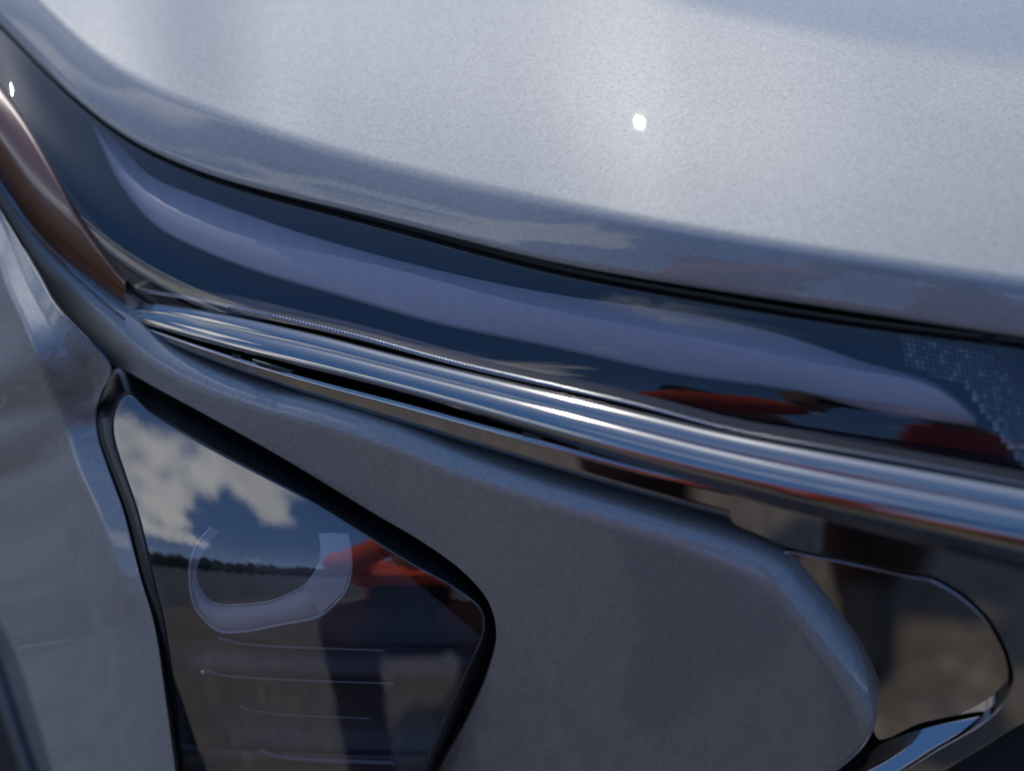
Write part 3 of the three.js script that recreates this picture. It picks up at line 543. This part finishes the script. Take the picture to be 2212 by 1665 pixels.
  const tone = new THREE.MeshPhysicalMaterial({ color: lin(0.42, 0.24, 0.17), roughness: 0.55 }), red = new THREE.MeshStandardMaterial({ color: lin(0.72, 0.085, 0.022), roughness: 0.75 });
  const black = new THREE.MeshStandardMaterial({ color: lin(0.012, 0.012, 0.016), roughness: 0.8 }), maroon = new THREE.MeshStandardMaterial({ color: lin(0.035, 0.012, 0.013), roughness: 0.85 });
  const hair = new THREE.MeshStandardMaterial({ color: lin(0.03, 0.018, 0.012), roughness: 0.6 });
  part('body', mergeGeometries([body, hand(wr, 1), hand(wl, -1)]), tone, person);
  part('jacket', skinOf([bone(J(0, 0.5, -0.07), J(0, 0.66, 0.01), 0.155, 0.15), bone(J(-0.07, 0.850, 0.060), J(0.07, 0.850, 0.060), 0.135), bone(J(-0.15, 0.950, 0.050), J(0.15, 0.950, 0.050), 0.08), ...[[sr, er, wr], [sl, el, wl]].flatMap(([a, b, c]) => [bone(a, b, 0.075, 0.062), bone(b, b.clone().lerp(c, 0.86), 0.062, 0.045)])], V(-0.4, 0.28, -0.5), V(0.62, 1.4, 0.4), 0.013, 0.012), red, person);
  part('vest', skinOf([bone(J(0, 0.52, -0.03), J(0, 0.66, 0.05), 0.15, 0.135), bone(J(-0.04, 0.76, 0.09), J(0.04, 0.76, 0.09), 0.095)], V(-0.35, 0.3, -0.4), V(0.35, 1.0, 0.35), 0.013, 0.01), black, person);
  part('trousers', skinOf([bone(J(-0.06, 0.46, -0.1), J(0.06, 0.46, -0.1), 0.13), ...[-1, 1].flatMap((s) => [bone(hip(s), knee(s), 0.105, 0.078), bone(knee(s), ank(s), 0.078, 0.072)])], V(-0.4, 0.0, -0.5), V(0.5, 0.8, 0.4), 0.013, 0.01), maroon, person);
  for (const s of [-1, 1]) part('shoe', skinOf([bone(J(s * 0.16, 0.075, 0.09), J(s * 0.18, 0.045, 0.26), 0.05, 0.038)], J(s * 0.17, 0, 0.17).add(V(-0.2, 0, -0.2)), J(s * 0.17, 0.14, 0.17).add(V(0.2, 0, 0.2)), 0.008, 0.008), black, person);
  part('hair', skinOf([bone(J(0, 1.230, 0.085), J(0, 1.260, 0.125), 0.088), bone(J(0, 1.150, 0.070), J(0, 1.210, 0.080), 0.07, 0.08)], V(-0.2, 1.0, -0.3), V(0.25, 1.42, 0.2), 0.008, 0.008), hair, person);
  const eye = new THREE.SphereGeometry(0.012, 12, 8); for (const s of [-1, 1]) { const o = part('eye', eye, black, person); o.position.copy(J(s * 0.032, 1.185, 0.202)); }
  // phone held behind the lens
  const b = new THREE.BoxGeometry(0.155, 0.074, 0.008), phone = new THREE.Mesh(b, M.gloss); phone.name = 'phone'; phone.castShadow = true;
  phone.position.copy(EYE).addScaledVector(AZ, 0.03).addScaledVector(AY, -0.02); phone.quaternion.copy(camera.quaternion);
  phone.userData = { label: 'dark phone held up in both hands by the person in the red orange jacket', category: 'phone' }; scene.add(phone);
}
// ---------------------------------------------------------------- hedge far behind the camera (dark line in the fog lamp)
{
  const gs = []; const blob = new THREE.IcosahedronGeometry(1, 3); const p = blob.attributes.position;
  for (let k = 0; k < p.count; k++) { const q = V(p.getX(k), p.getY(k), p.getZ(k)); q.multiplyScalar(1 + 0.45 * noise.noise(q.x * 3, q.y * 3, q.z * 3)); p.setXYZ(k, q.x, q.y, q.z); }
  blob.computeVertexNormals();
  for (let k = 0; k < 150; k++) { const g = blob.clone(), a = (k / 149 - 0.5) * 2.9, r = 26 + 2 * rnd(), s = 0.8 + 0.5 * rnd(); g.scale(1.0, s, 1.0); g.rotateY(rnd() * 6); g.translate(Math.sin(a) * r, s * 0.72, Math.cos(a) * r); gs.push(g); }
  const o = part('hedge', mergeGeometries(gs), new THREE.MeshStandardMaterial({ color: lin(0.035, 0.045, 0.02), roughness: 0.9 }), scene, 'dark green hedge at the far edge of the asphalt, a dark line in the fog lamp');
  o.userData.kind = 'stuff'; o.userData.category = 'hedge';
}
renderer.setSize(1024, 770);
renderer.render(scene, camera);
